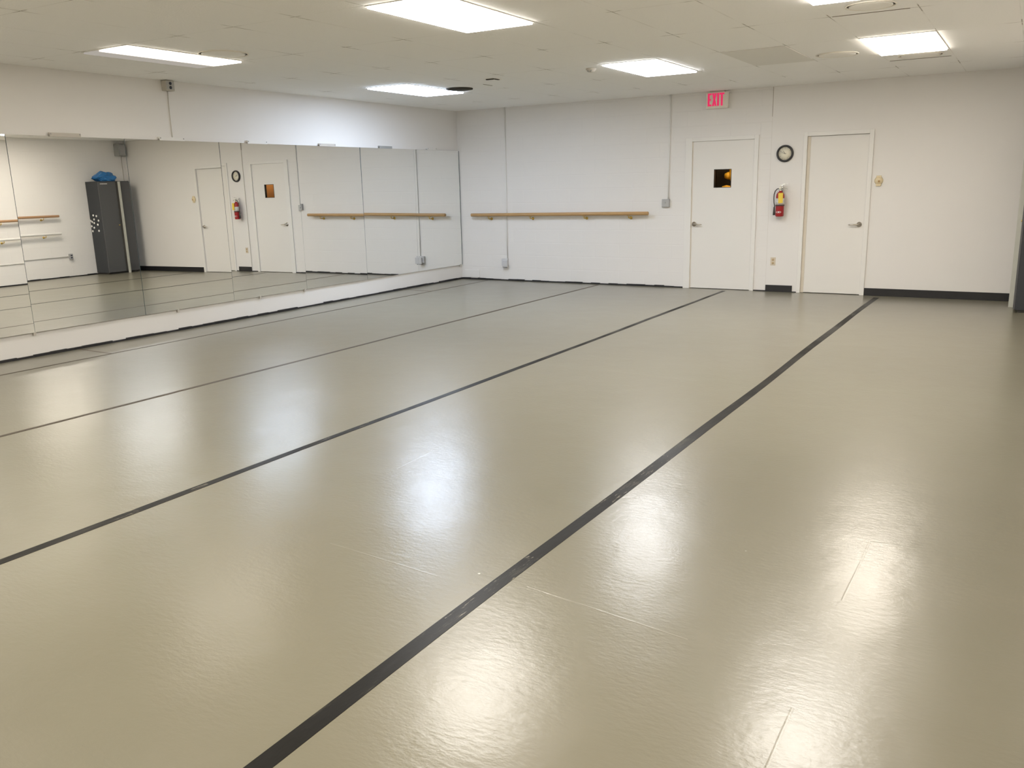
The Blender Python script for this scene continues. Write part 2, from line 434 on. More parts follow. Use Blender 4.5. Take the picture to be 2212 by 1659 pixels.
# ------------------------------------------------------------------ doors
M_stop = nz(mat('tan_stop_paint', (0.66, 0.60, 0.50), 0.5), 3, 0.05)  # tan strip along the left edge of each door slab
def door(name, x0, x1, yf, label, hinge_right, window=None, frame_w=0.05, hx=None, trim_l=0.05, trim_r=0.05, stop=0.022):
    t = thing(name, ((x0+x1)/2, 0, 0), label, 'door', kind='structure')
    f = MB()
    pr = yf-0.018
    f.box(x0-trim_l, x0+0.012, pr, 0.10, 0, DH+0.052, 0.003)
    f.box(x1-0.012, x1+trim_r, pr, 0.10, 0, DH+0.052, 0.003)
    f.box(x0+0.012, x1-0.012, pr, 0.10, DH, DH+0.052, 0.003)
    # stop moulding
    f.box(x0+0.012, x0+0.026, 0.045, 0.08, 0, DH).box(x1-0.026, x1-0.012, 0.045, 0.08, 0, DH).box(x0+0.026, x1-0.026, 0.045, 0.08, DH-0.014, DH)
    f.build('door_frame', M_white, t)
    s0, s1 = x0+0.0125, x1-0.0125
    ys, ye = 0.002, 0.043
    p = MB()
    zt = DH-0.001
    if window:
        wx0, wx1, wz0, wz1 = window
        p.box(s0, wx0, ys, ye, 0.008, zt).box(wx1, s1, ys, ye, 0.008, zt).box(wx0, wx1, ys, ye, 0.008, wz0).box(wx0, wx1, ys, ye, wz1, zt)
    else:
        p.box(s0, s1, ys, ye, 0.008, zt, 0.002)
    panel = p.build('door_panel', M_door, t)
    if window:
        m = MB(); q = 0.007
        m.box(wx0, wx0+q, ys-0.004, ye, wz0, wz1).box(wx1-q, wx1, ys-0.004, ye, wz0, wz1)
        m.box(wx0+q, wx1-q, ys-0.004, ye, wz0, wz0+q).box(wx0+q, wx1-q, ys-0.004, ye, wz1-q, wz1)
        o = m.build('window_frame', M_ink, t); 
        o = MB().box(wx0+q, wx1-q, 0.018, 0.022, wz0+q, wz1-q).build('window_pane', M_glass, t)
    MB().box(x0+0.0122, x0+stop, -0.004 if stop > 0.03 else -0.002, 0.0018, 0.004, DH-0.0005).build('door_stop', M_stop, t)
    # lever handle
    sgn = -1 if hx > (x0+x1)/2 else 1
    hz = 0.905
    h = MB().lathe([(0.030, 0.0), (0.033, -0.004), (0.031, -0.010), (0.014, -0.014), (0.012, -0.050), (0.0, -0.052)], (hx, ys, hz), 'y', 28)
    hd = h.build('door_handle', M_steel, t)
    lv = MB().tube([(hx, ys-0.045, hz), (hx+sgn*0.02, ys-0.052, hz), (hx+sgn*0.06, ys-0.054, hz-0.002), (hx+sgn*0.10, ys-0.050, hz-0.004), (hx+sgn*0.122, ys-0.042, hz-0.003)],
                   [0.010, 0.0105, 0.009, 0.008, 0.006], 12)
    l = lv.build('lever', M_steel, hd)
    l.location = (0, 0, 0)
    # hinges
    xh = x1-0.012 if hx < (x0+x1)/2 else x0+0.012
    for z in (0.25, 1.0, 1.78):
        MB().tube([(xh, -0.004, z-0.045), (xh, -0.004, z+0.045)], 0.004, 8).build('hinge', M_white, t)
    return t
door('door_1', D1[0], D1[1], 0.0, 'white door with a small square window, under the EXIT sign', True,
     window=(4.256, 4.500, 1.400, 1.648), hx=3.990, trim_l=0.085, trim_r=0.045)
door('door_2', D2[0], D2[1], YW, 'plain white door right of the fire extinguisher', False, hx=6.185, stop=0.050, trim_l=0.036, trim_r=0.042)

# the dim hall glimpsed through the small door window
a = MB().box(3.95, 4.62, 1.10, 1.14, 1.0, 2.2).box(3.91, 3.95, 0.16, 1.14, 1.0, 2.2).box(3.95, 4.62, 0.16, 1.10, 0.96, 1.0).box(3.95, 4.62, 0.16, 1.10, 2.2, 2.24)
struct(a.build('wall_hall', M_alc), 'dark hall wall behind the small door window', 'wall')
struct(MB().box(4.62, 4.66, 0.16, 1.14, 0.96, 2.24).build('wall_hall_side', M_tan), 'tan hall side wall behind the small door window', 'wall')
b = MB().lathe([(0.0, -0.10), (0.05, -0.095), (0.075, -0.06), (0.08, -0.02), (0.07, 0.06), (0.085, 0.12), (0.12, 0.17), (0.13, 0.25), (0.0, 0.26)], (4.355, 0.62, 1.58), 'z', 24)
b.lathe([(0.0, -0.20), (0.05, -0.19), (0.085, -0.05), (0.09, 0.15), (0.06, 0.2), (0, 0.21)], (4.415, 0.64, 1.70), 'z', 24)
b.lathe([(0.0, -0.055), (0.035, -0.05), (0.055, 0.0), (0.05, 0.04), (0.0, 0.055)], (4.270, 0.62, 1.56), 'x', 20)
tag(b.build('yellow_shape', M_yel, origin=(4.36, 0.62, 1.55)), 'yellow blurred shape hanging behind the door window', 'blob')  # rounded stand-in for an unidentified yellow shape in the hall
tag(MB().lathe([(0.0, 0), (0.055, 0.005), (0.075, 0.03), (0.06, 0.07), (0.0, 0.085)], (4.30, 0.45, 1.345), 'z', 24).build('round_yellow_thing', M_yel, origin=(4.33, 0.45, 1.35)),
    'small round yellow brown thing low in the door window', 'round thing')  # simple lump for a second unidentified yellow thing
MBs = MB().box(4.2, 4.61, 0.30, 1.09, 1.30, 1.342)
tag(MBs.build('hall_shelf', M_alc), 'dark shelf behind the small door window', 'shelf')
pl = bpy.data.lights.new('hall_fill_light', 'POINT'); pl.energy = 9.0; pl.color = (1.0, 0.82, 0.5); pl.shadow_soft_size = 0.06  # added point light without a fixture, brightens the yellow shapes
plo = bpy.data.objects.new('hall_fill_light', pl); plo.location = (4.47, 0.28, 2.02); COL.objects.link(plo)

# ------------------------------------------------------------------ mirrors
MZ0, MZ1 = 0.2355, 2.0560
edges = [0.020, 1.204]
while len(edges) < 9: edges.append(edges[-1]+1.2186)
#            yaw d, tilt e   (each pane hangs at its own slight angle)
ANG = [(-0.010, -0.0015), (0.004, -0.003), (0.0, 0.0003), (-0.0014, 0.0031), (0.003, 0.006), (0.002, 0.0055), (0.001, 0.0085), (0.0, 0.006)]
where = ['next to the block wall corner', 'second from the corner, holding the middle of the reflected barre',
         'third from the corner, left end of the reflected barre in it', 'reflecting the clock and fire extinguisher',
         'reflecting the plain door without its right side', 'reflecting the dark cabinet with a blue bag',
         'cut by the left edge of the photo', 'beyond the left edge']
for k in range(7):
    y0, y1 = -edges[k+1]+0.0015, -edges[k]-0.0015
    yc, zc = (y0+y1)/2, (MZ0+MZ1)/2
    t = thing('wall_mirror', (0.020, yc, zc), 'tall mirror panel '+where[k], 'mirror', 'mirror panels on the left wall')
    hy, hz = (y1-y0)/2, (MZ1-MZ0)/2
    MB().box(-0.006, 0, -hy, hy, -hz, hz).build('glass', M_mirror, t, loc=(0, 0, 0))
    for s in (-1, 1):
        ya = s*hy; yb = s*(hy+0.0010)
        MB().box(-0.006, 0.0004, min(ya, yb), max(ya, yb), -hz, hz).build('polished_edge', M_edge, t, loc=(0, 0, 0))
    MB().box(-0.0085, -0.006, -hy+.01, hy-.01, -hz+.01, hz-.01).build('backing', M_ink, t, loc=(0, 0, 0))
    # normal (1, d, e): rotate about z by d, about y by -e
    d, e = ANG[k]
    t.rotation_euler = (0, -e, d)
    if k == 0:
        MB().box(-0.006, 0.002, hy+0.0012, hy+0.008, -hz, hz).build('end_strip', M_edge, t, loc=(0, 0, 0))

# clips holding the mirrors
def clip(y, w, tone, label):
    t = thing('mirror_clip', (0.014, y, 2.066), label, 'clip', 'metal clips along the mirror top')
    MB().box(-0.012, 0.014, -w/2, w/2, 0.004, 0.022, 0.001).box(0.0105, 0.014, -w/2, w/2, -0.014, 0.004).build('clip_bar', tone, t, loc=(0, 0, 0))
    for s in (-1, 1):
        MB().lathe([(0.0, 0.0), (0.007, 0.001), (0.007, 0.003), (0.0, 0.004)], (0.014, s*(w/2-0.012), 0.010), 'x', 10).build('screw', M_greybox, t, loc=(0, 0, 0))
M_clipA = nz(mat('clip_beige', (0.52, 0.48, 0.42), 0.5), 10, 0.05)
M_clipB = nz(mat('clip_grey', (0.33, 0.33, 0.31), 0.5), 10, 0.05)
clip(-6.72, 0.32, M_clipA, 'beige metal clip on the mirror top, leftmost in the photo')
clip(-5.50, 0.32, M_white, 'white painted clip on the mirror top under the twin outlet box')
clip(-4.285, 0.31, M_white, 'white painted clip on the mirror top above the reflected plain door')
clip(-3.07, 0.31, M_clipA, 'beige metal clip on the mirror top above the barre reflection left end')
clip(-1.863, 0.29, M_clipB, 'grey metal clip on the mirror top, second from the corner')
clip(-0.74, 0.24, M_white, 'white painted clip on the mirror top nearest the corner')
def lower(y, label):
    tag(MB().box(0.0, 0.024, y-0.012, y+0.012, MZ0-0.028, MZ0-0.010, 0.001).box(0.0225, 0.026, y-0.012, y+0.012, MZ0-0.026, MZ0+0.010).build('bottom_clip', M_clipA), label, 'clip', 'small clips under the mirrors')
lower(-7.30, 'small clip under the mirror seam at the far left')
lower(-5.66, 'small clip under the mirror reflecting the dark cabinet')
lower(-4.45, 'small clip under the mirror reflecting the plain door')
lower(-3.68, 'small clip under the mirror seam left of the reflected barre')
lower(-0.07, 'small clip under the mirror end by the corner')

# twin outlet box and its conduit above the mirrors
t = thing('outlet_box', (0.0, -5.49, 2.618), 'grey box with two round dark sockets high on the mirror wall', 'outlet box')
MB().box(0, 0.075, -0.055, 0.055, -0.054, 0.050, 0.006).build('box_body', M_greybox if False else nz(mat('beige_box', (0.5, 0.47, 0.41), 0.5), 9, .05), t, loc=(0, 0, 0))
MB().box(0.075, 0.079, -0.048, 0.048, -0.046, 0.044, 0.001).build('cover_plate', nz(mat('steel_plate', (0.42, 0.41, 0.38), 0.4), 9, .05), t, loc=(0, 0, 0))
for z in (-0.022, 0.020):
    MB().lathe([(0.0165, 0.0), (0.0165, 0.003), (0.0, 0.004)], (0.079, 0.0, z), 'x', 18).build('socket', M_dot, t, loc=(0, 0, 0))
tag(MB().tube([(0.006, -5.475, 2.564), (0.006, -5.475, 2.085)], 0.006, 8).build('conduit', M_white, origin=(0.006, -5.475, 2.3)), 'thin white conduit from the twin outlet box to the mirror top', 'conduit')

# ------------------------------------------------------------------ barre on the back wall
def bracket_y(parent, x, z, ywall, ybar, m=None):
    m = m or M_brass
    d = MB().lathe([(0.022, 0.0), (0.023, -0.004), (0.012, -0.008), (0.0, -0.009)], (x, ywall, z-0.062), 'y', 18)
    d.tube([(x, ywall-0.004, z-0.062), (x, ywall-0.035, z-0.066), (x, ybar-0.004, z-0.056), (x, ybar, z-0.030)], [0.008, 0.0075, 0.007, 0.007], 10)
    d.box(x-0.022, x+0.022, ybar-0.014, ybar+0.014, z-0.031, z-0.026)
    return d.build('bracket', m, parent)
t = thing('ballet_barre', (1.81, 0, 1.052), 'golden oak ballet barre on the block wall left of the doors', 'barre')
pr = 0.026
MB().tube([(0.282, -0.09, 1.045), (0.288, -0.09, 1.045), (3.329, -0.09, 1.059), (3.335, -0.09, 1.059)], [pr*.85, pr, pr, pr*.85], 20).build('rail', M_oak, t)
for x in (0.615, 1.38, 2.31, 3.03): bracket_y(t, x, 1.049+(x-1.8)*0.0046, 0, -0.09)

# barres on the right wall (seen in the mirrors)
def barre_right(z, m, mb_, label):
    t = thing('ballet_barre', (XR, -4.2, z), label, 'barre')
    xb = XR-0.085
    MB().tube([(xb, -1.70, z), (xb, -1.706, z), (xb, -6.5, z), (xb, -6.506, z)], [0.021, 0.024, 0.024, 0.021], 18).build('rail', m, t)
    for y in (-2.02, -2.86, -3.9, -5.0, -6.1):
        d = MB().lathe([(0.022, 0.0), (0.022, -0.004), (0.0, -0.009)], (XR, y, z-0.062), 'x', 16)
        d.tube([(XR-0.004, y, z-0.062), (XR-0.035, y, z-0.066), (xb-0.004, y, z-0.056), (xb, y, z-0.026)], 0.007, 8)
        d.build('bracket', mb_, t)
barre_right(1.205, M_oakY, M_brass, 'upper reddish oak barre reflected at the left edge of the mirrors')
barre_right(0.870, M_white, M_brass, 'lower white painted barre reflected at the left edge of the mirrors')
t = thing('wall_outlet', (XR, -1.53, 0.405), 'grey outlet box reflected under the two barres', 'outlet box')
MB().box(-0.045, 0, -0.035, 0.035, -0.055, 0.055, 0.004).build('box_body', M_greybox, t, loc=(0, 0, 0))
for z in (-0.022, 0.022): MB().box(-0.048, -0.045, -0.018, 0.018, z-0.013, z+0.013).build('socket', M_dot, t, loc=(0, 0, 0))
tag(MB().tube([(XR-0.010, -1.565, 0.405), (XR-0.010, -6.5, 0.405)], 0.009, 8).build('conduit', M_white, origin=(XR-0.01, -4, 0.405)), 'horizontal white conduit reflected left of the grey outlet', 'conduit')

# speaker in the far upper corner, reflected
t = thing('wall_speaker', (XR-0.09, -0.16, 2.50), 'small grey speaker high in the corner above the cabinet', 'speaker')
MB().box(-0.08, 0.09, -0.09, 0.09, -0.13, 0.11, 0.01).build('speaker_body', M_clipB, t, loc=(0, 0, 0))
MB().box(-0.088, -0.08, -0.075, 0.075, -0.115, 0.095, 0.003).build('speaker_grille', M_greybox, t, loc=(0, 0, 0))
tag(MB().tube([(XR-0.008, -0.10, 2.37), (XR-0.008, -0.10, 1.0)], 0.006, 8).build('speaker_cable', M_clipA, origin=(XR-0.008, -0.1, 1.7)), 'thin cable running down the corner from the small grey speaker', 'cable')

# ------------------------------------------------------------------ conduits, boxes on the back wall
tag(MB().tube([(0.912, -0.009, CH-0.001), (0.905, -0.009, 1.2), (0.900, -0.009, 0.352)], 0.0085, 8).build('conduit', M_white, origin=(0.905, -0.009, 1.5)), 'thin white conduit from ceiling to the low outlet behind the barre', 'conduit')
t = thing('outlet_box', (0.868, 0, 0.285), 'pale grey low outlet box on the block wall below the barre', 'outlet box')
M_pale = nz(mat('pale_grey_box', (0.56, 0.555, 0.55), 0.45), 10, 0.05)
MB().box(-0.060, 0.050, -0.045, 0, -0.045, 0.068, 0.005).build('box_body', M_pale, t, loc=(0, 0, 0))
MB().box(-0.030, 0.058, -0.075, -0.045, -0.062, 0.045, 0.005).build('plug', M_pale, t, loc=(0, 0, 0))
MB().box(-0.020, 0.03, -0.065, -0.03, -0.078, -0.062, 0.003).build('cord_stub', M_greybox, t, loc=(0, 0, 0))
tag(MB().tube([(3.617, -0.009, CH-0.001), (3.602, -0.009, 1.257)], 0.0085, 8).build('conduit', M_white, origin=(3.61, -0.009, 2)), 'thin white conduit from ceiling to the grey switch box', 'conduit')
t = thing('switch_box', (3.572, 0, 1.200), 'grey square switch box between the barre and windowed door', 'switch')
MB().box(-0.055, 0.055, -0.040, 0, -0.056, 0.056, 0.005).build('box_body', M_greybox, t, loc=(0, 0, 0))
MB().box(-0.050, 0.050, -0.043, -0.040, -0.051, 0.051, 0.001).build('cover_plate', nz(mat('cover_grey', (0.42, 0.415, 0.40), 0.4), 9, .05), t, loc=(0, 0, 0))
MB().box(-0.006, 0.006, -0.054, -0.043, -0.004, 0.016, 0.001).build('toggle', M_greybox, t, loc=(0, 0, 0))
t = thing('wall_outlet', (5.118, YW, 0.410), 'beige wall outlet below the fire extinguisher', 'outlet')
MB().box(-0.034, 0.034, -0.006, 0, -0.054, 0.054, 0.002).build('cover_plate', nz(mat('almond', (0.60, 0.52, 0.40), 0.45), 9, .05), t, loc=(0, 0, 0))
for z in (-0.022, 0.022):
    MB().lathe([(0.015, 0.0), (0.015, -0.003), (0.0, -0.0035)], (0.0, -0.006, z), 'y', 16).build('socket', nz(mat('socket_tan', (0.50, 0.36, 0.2), 0.5), 9, .05), t, loc=(0, 0, 0))
t = thing('thermostat', (6.386, YW, 1.449), 'small ivory thermostat on the wall right of the plain door', 'thermostat')
MB().lathe([(0.050, 0.0), (0.052, -0.008), (0.040, -0.024), (0.0, -0.030)], (0, 0, 0), 'y', 28).build('cover', M_ivory, t, loc=(0, 0, 0))
MB().box(-0.030, 0.030, -0.018, 0, -0.068, 0.062, 0.006).build('plate', M_ivory, t, loc=(0, 0, 0))
MB().box(-0.004, 0.016, -0.034, -0.026, -0.020, 0.004, 0.002).build('dial_window', nz(mat('amber_mark', (0.45, 0.26, 0.10), 0.5), 9, .05), t, loc=(0, 0, 0))

# ------------------------------------------------------------------ EXIT sign
t = thing('exit_sign', (4.285, -0.03, 2.565), 'cream EXIT sign with pink red letters above the windowed door', 'sign')
MB().box(-0.150, 0.155, -0.030, 0.030, -0.120, 0.092, 0.006).build('sign_body', nz(mat('sign_cream', (0.80, 0.75, 0.66), 0.5), 9, .03), t, loc=(0, 0, 0))
MB().box(-0.10, 0.10, -0.022, 0.022, 0.092, CH-2.565-0.0005, 0.002).build('canopy', M_clipA, t, loc=(0, 0, 0))
MB().box(-0.135, 0.115, -0.033, -0.030, -0.100, 0.086).build('face_plate', nz(mat('sign_face', (0.80, 0.74, 0.62), 0.5), 9, .02), t, loc=(0, 0, 0))
LH, ST = 0.165, 0.026
def letter(parts):
    m = MB()
    for q in parts: m.poly([(x, -0.033, z) for x, z in q], (0, -0.003, 0))
    m.build('letter', M_exit, t, loc=(0, 0, 0))
def R_(x0, x1, z0, z1): return [(x0, z0), (x1, z0), (x1, z1), (x0, z1)]
zb, zt_ = -0.088, 0.077
zm = (zb+zt_)/2
x = -0.124
letter([R_(x, x+ST, zb, zt_), R_(x+ST, x+0.052, zb, zb+0.022), R_(x+ST, x+0.052, zt_-0.022, zt_), R_(x+ST, x+0.044, zm-0.011, zm+0.011)])
x = -0.064; w = 0.062; s_w = 0.025
letter([[(x, zb), (x+s_w, zb), (x+w, zt_), (x+w-s_w, zt_)], [(x+w-s_w, zb), (x+w, zb), (x+w/2+0.013, zm), (x+w/2-0.001, zm-0.034)], [(x, zt_), (x+w/2-0.013, zm), (x+w/2+0.001, zm+0.034), (x+s_w, zt_)]])
x = 0.006
letter([R_(x, x+ST, zb, zt_)])
x = 0.038
letter([R_(x, x+0.064, zt_-0.022, zt_), R_(x+0.019, x+0.045, zb, zt_-0.022)])

# ------------------------------------------------------------------ clock
t = thing('wall_clock', (5.213, YW, 1.822), 'round black rimmed wall clock above the fire extinguisher', 'clock')
rr = 0.110
MB().lathe([(rr*0.76, -0.004), (rr*0.76, -0.020), (rr*0.82, -0.032), (rr*0.95, -0.032), (rr, -0.018), (rr, -0.0005), (rr*0.76, -0.0005)], (0, 0, 0), 'y', 48).build('rim', nz(mat('clock_black', (0.018, 0.017, 0.018), 0.35), 9, .1), t, loc=(0, 0, 0))
MB().lathe([(rr*0.77, 0.0), (rr*0.77, -0.012), (0, -0.0121)], (0, -0.001, 0), 'y', 48).build('dial', M_cream, t, loc=(0, 0, 0))
for k in range(12):
    a = PI/2 - k*PI/6
    cx_, cz_ = math.cos(a)*0.070, math.sin(a)*0.070
    px_, pz_ = math.cos(a), math.sin(a)
    qx, qz = -pz_, px_
    L2, w2 = 0.006, 0.0022
    MB().poly([(cx_+px_*L2*i+qx*w2*j, -0.0132, cz_+pz_*L2*i+qz*w2*j) for i, j in ((-1, -1), (1, -1), (1, 1), (-1, 1))], (0, -0.0008, 0)).build('hour_mark', M_clipB, t, loc=(0, 0, 0))
def hand(deg, length, w, tail, nm, yy):
    a = math.radians(90-deg); ux, uz = math.cos(a), math.sin(a); qx, qz = -uz, ux
    MB().poly([(-ux*tail+qx*w, yy, -uz*tail+qz*w), (-ux*tail-qx*w, yy, -uz*tail-qz*w), (ux*length-qx*w*.6, yy, uz*length-qz*w*.6), (ux*length+qx*w*.6, yy, uz*length+qz*w*.6)], (0, -0.001, 0)).build(nm, M_ink, t, loc=(0, 0, 0))
hand(328, 0.042, 0.0024, 0.008, 'hour_hand', -0.0150)
hand(295, 0.062, 0.0018, 0.012, 'minute_hand', -0.0165)
hand(274, 0.058, 0.0009, 0.026, 'second_hand', -0.0180)

# ------------------------------------------------------------------ fire extinguisher
EX, EY, EZ = 5.196, YW-0.085, 1.012
t = thing('fire_extinguisher', (EX, EY, EZ), 'red fire extinguisher with yellow tag, hung below the clock', 'fire extinguisher')
R0 = 0.054
MB().lathe([(R0*0.86, 0.0), (R0, 0.012), (R0, 0.255), (R0*0.96, 0.280), (R0*0.80, 0.302), (R0*0.5, 0.318), (0.020, 0.324), (0.018, 0.332), (0, 0.333)], (0, 0, 0), 'z', 36).build('cylinder', M_red, t, loc=(0, 0, 0))
def sleeve(nm, z0, z1, m_, a0=0, a1=2*PI, r=R0+0.0012, n=40):
    b = MB(); ra, rb = r, r-0.0006
    V = []
    for k in range(n+1):
        a = a0+(a1-a0)*k/n
        V.append([b.bm.verts.new((q*math.cos(a), q*math.sin(a), z)) for q, z in ((rb, z0), (ra, z0), (ra, z1), (rb, z1))])
    for k in range(n):
        for j in range(4):
            b.bm.faces.new((V[k][j], V[k+1][j], V[k+1][(j+1) % 4], V[k][(j+1) % 4])).smooth = True
    return b.build(nm, m_, t, loc=(0, 0, 0))
sleeve('paper_label', 0.155, 0.238, M_label, PI*0.95, 2*PI*1.02)
sleeve('strap', 0.138, 0.152, M_ink, r=R0+0.004)
# oval white emblem on the lower front
b = MB(); n = 24; vs = []
for k in range(n):
    a = 2*PI*k/n; u = 0.036*math.cos(a); v = 0.014*math.sin(a)*(1+0.25*math.cos(2*a))
    th_ = -PI/2 - 0.06 + u/R0
    vs.append(b.bm.verts.new(((R0+0.0012)*math.cos(th_), (R0+0.0012)*math.sin(th_), 0.058+v)))
cc = b.bm.verts.new((0, -(R0+0.0014), 0.058))
for k in range(n): b.bm.faces.new((vs[k], vs[(k+1) % n], cc))
b.build('emblem', M_label, t, loc=(0, 0, 0))
v = MB().lathe([(0.017, 0.330), (0.019, 0.334), (0.019, 0.350), (0.012, 0.354), (0.012, 0.372), (0, 0.373)], (0, 0, 0), 'z', 20)
v.box(-0.013, 0.013, -0.030, 0.012, 0.352, 0.374, 0.002)
v.build('valve', M_chrome, t, loc=(0, 0, 0))
MB().poly([(0.006, -0.010, 0.372), (0.040, -0.008, 0.366), (0.094, 0.0, 0.352), (0.094, 0.0, 0.357), (0.040, -0.008, 0.374), (0.006, -0.010, 0.382)], (0, 0.018, 0)).build('lower_handle', M_chrome, t, loc=(0, 0, 0))
MB().poly([(-0.006, -0.010, 0.392), (0.030, -0.008, 0.412), (0.092, 0.0, 0.418), (0.092, 0.0, 0.423), (0.026, -0.008, 0.420), (-0.012, -0.010, 0.400), (-0.012, -0.010, 0.372), (-0.004, -0.010, 0.372)], (0, 0.018, 0)).build('upper_lever', M_chrome, t, loc=(0, 0, 0))
MB().lathe([(0.012, 0.0), (0.013, -0.010), (0.0, -0.011)], (0.0, -0.030, 0.362), 'y', 18).build('gauge', M_cream, t, loc=(0, 0, 0))
hp = [(-0.014, -0.010, 0.362), (-0.040, -0.014, 0.358), (-0.066, -0.014, 0.330), (-0.078, -0.014, 0.285), (-0.080, -0.012, 0.23), (-0.076, -0.010, 0.18), (-0.068, -0.008, 0.145), (-0.065, -0.006, 0.125)]
MB().tube(hp, 0.0065, 12).build('hose', M_ink, t, loc=(0, 0, 0))
MB().lathe([(0.008, 0.128), (0.011, 0.118), (0.013, 0.075), (0.016, 0.018), (0.0, 0.0175)], (-0.0715, -0.004, 0), 'z', 18).build('nozzle', M_ink, t, loc=(0, 0, 0))
tg = MB()
tg.poly([(-0.012, -R0-0.010, 0.305), (0.050, -R0-0.006, 0.308), (0.050, -R0-0.010, 0.178), (-0.006, -R0-0.014, 0.172)], (0, -0.0012, 0))
tg.build('inspection_tag', M_tag, t, loc=(0, 0, 0))
MB().box(-0.018, 0.018, R0-0.002, 0.0848, 0.10, 0.40, 0.002).build('wall_bracket', M_chrome, t, loc=(0, 0, 0))

# ------------------------------------------------------------------ cabinet by the right wall
CX0, CX1, CYa, CYb, CHT = 8.000, 8.405, -1.000, -0.285, 1.855
t = thing('storage_cabinet', ((CX0+CX1)/2, (CYa+CYb)/2, 0), 'tall charcoal metal cabinet at the right edge, reflected with a blue bag on top', 'cabinet')
MB().box(CX0+0.02, CX1, CYa, CYb, 0.03, CHT, 0.003).build('cabinet_body', M_lock, t)
MB().box(CX0+0.05, CX1-0.01, CYa+0.02, CYb-0.02, 0.0, 0.03).build('plinth', M_ink, t)
dl = MB().box(CX0, CX0+0.019, CYa+0.002, -0.605, 0.04, CHT-0.012, 0.002).build('door', M_lock2, t)
dr = MB().box(CX0, CX0+0.019, -0.495, CYb-0.002, 0.04, CHT-0.012, 0.002).build('door', M_lock2, t)
q = MB().box(CX0-0.0015, CX0, -0.955, -0.795, CHT-0.060, CHT-0.045).build('name_strip', M_label, dl); q.location = (0, 0, 0)
q = MB().lathe([(0.012, 0), (0.012, -0.012), (0, -0.013)], (CX0, -0.635, 0.98), 'x', 14).build('lock', M_brass, dl); q.location = (0, 0, 0)
MB().box(CX0-0.001, CX0+0.001+0.018, -0.60, -0.50, 0.04, CHT-0.012).build('centre_recess', M_ink, t)
tag(MB().box(7.948, 7.998, -0.562, -0.535, 0.0, CHT-0.01, 0.002).build('pale_board', M_board), 'narrow pale upright board standing against the middle of the cabinet front', 'board')
mags = [(8.281, 1.245), (8.182, 1.229), (8.27, 1.165), (8.385, 1.138), (8.131, 1.139), (8.341, 1.115), (8.282, 1.093), (8.17, 1.059), (8.375, 1.029), (8.300, 0.999), (8.159, 0.937), (8.362, 0.931)]
mm = MB().lathe([(0.020, 0.0), (0.022, -0.003), (0.019, -0.008), (0.0, -0.009)], (0, 0, 0), 'y', 18).build('round_magnet', M_plastic)
tag(mm, 'round white magnet in the cluster on the cabinet side', 'magnet', 'white magnets on the cabinet side')
WH = ['topmost left', 'topmost right', 'second row centre', 'third row far left', 'third row far right', 'left one of the middle pair', 'right one of the middle pair', 'lower right edge', 'lower far left', 'lower centre', 'bottom right', 'bottom left']
for k, (x_, z_) in enumerate(mags):
    o = mm if k == 0 else mm.copy()
    if k: COL.objects.link(o)
    o.location = (x_, CYa, z_-0.055)
    o['label'] = 'round white magnet on the cabinet side, '+WH[k]+' of the cluster'
# crumpled bag
random.seed(11)
b = MB(); bmesh.ops.create_icosphere(b.bm, subdivisions=4, radius=1.0)
from mathutils import noise as mn
for v_ in b.bm.verts:
    p = v_.co.copy()
    ang = math.atan2(p.y, p.x)
    n_ = mn.noise(p*2.2+Vector((3, 1, 7)))*0.30 + mn.noise(p*5.5)*0.13 + abs(mn.noise(p*9.0))*0.08
    r_ = 1.0+n_
    yv = p.y*r_*0.255
    zt2 = 0.125 if yv > -0.04 else 0.125*max(0.33, 1+(yv+0.04)*5.0)
    v_.co = Vector((p.x*r_*0.135, yv, max(-0.068, p.z*r_*zt2*1.0)))
for f in b.bm.faces: f.smooth = False
tag(b.build('plastic_bag', M_bag, loc=(8.16, -0.755, CHT+0.0685)), 'crumpled blue plastic bag on top of the dark cabinet', 'bag')

# ------------------------------------------------------------------ ceiling lights
LX0, LX1 = 0, 1
def light(x, y0, y1, lens_m, label, power_x=0.025, lit=True):
    x0, x1 = x, x+PX
    xc, yc = (x0+x1)/2, (y0+y1)/2
    t = thing('ceiling_light', (xc, yc, CH), label, 'ceiling light', 'recessed fluorescent ceiling lights')
    hx, hy = (x1-x0)/2-0.004, (y1-y0)/2-0.004
    f = MB(); w = 0.014
    f.box(-hx, -hx+w, -hy, hy, -0.006, 0).box(hx-w, hx, -hy, hy, -0.006, 0).box(-hx+w, hx-w, -hy, -hy+w, -0.006, 0).box(-hx+w, hx-w, hy-w, hy, -0.006, 0)
    f.build('frame', M_white, t, loc=(0, 0, 0))
    MB().box(-hx+w, hx-w, -hy+w, hy-w, -0.018, -0.0005).build('lens', lens_m, t, loc=(0, 0, 0))  # lens dropped below the frame so its glowing sides brighten the ceiling
    return t
light(gx(7), gy(5), gy(4), M_lampN, 'large lit ceiling light at the top centre of the photo')
light(gx(2), gy(5), gy(4), M_lampH, 'dim ceiling light lit along one side only, above the mirrors')
light(gx(2), gy(2), gy(1), M_lampC, 'cool white ceiling light nearest the mirror corner')
light(gx(7), gy(2), gy(1), M_lampD, 'lit ceiling light in front of the windowed door')
light(gx(11), gy(2), gy(1), M_lampW, 'lit ceiling light near the right edge, beside a round diffuser')
light(gx(11), -6.58, -5.36, M_lampN, 'ceiling light cut by the top edge at the right')
light(gx(2), gy(8), gy(7), M_lampN, 'ceiling light left of the camera')
light(gx(7), gy(8), gy(7), M_lampN, 'ceiling light above the camera')
light(gx(11), gy(8), gy(7), M_lampW, 'ceiling light right of the camera')
light(gx(2), gy(11), gy(10), M_lampW, 'ceiling light behind the camera at the mirror side')
light(gx(7), gy(11), gy(10), M_lampW, 'ceiling light behind the camera')

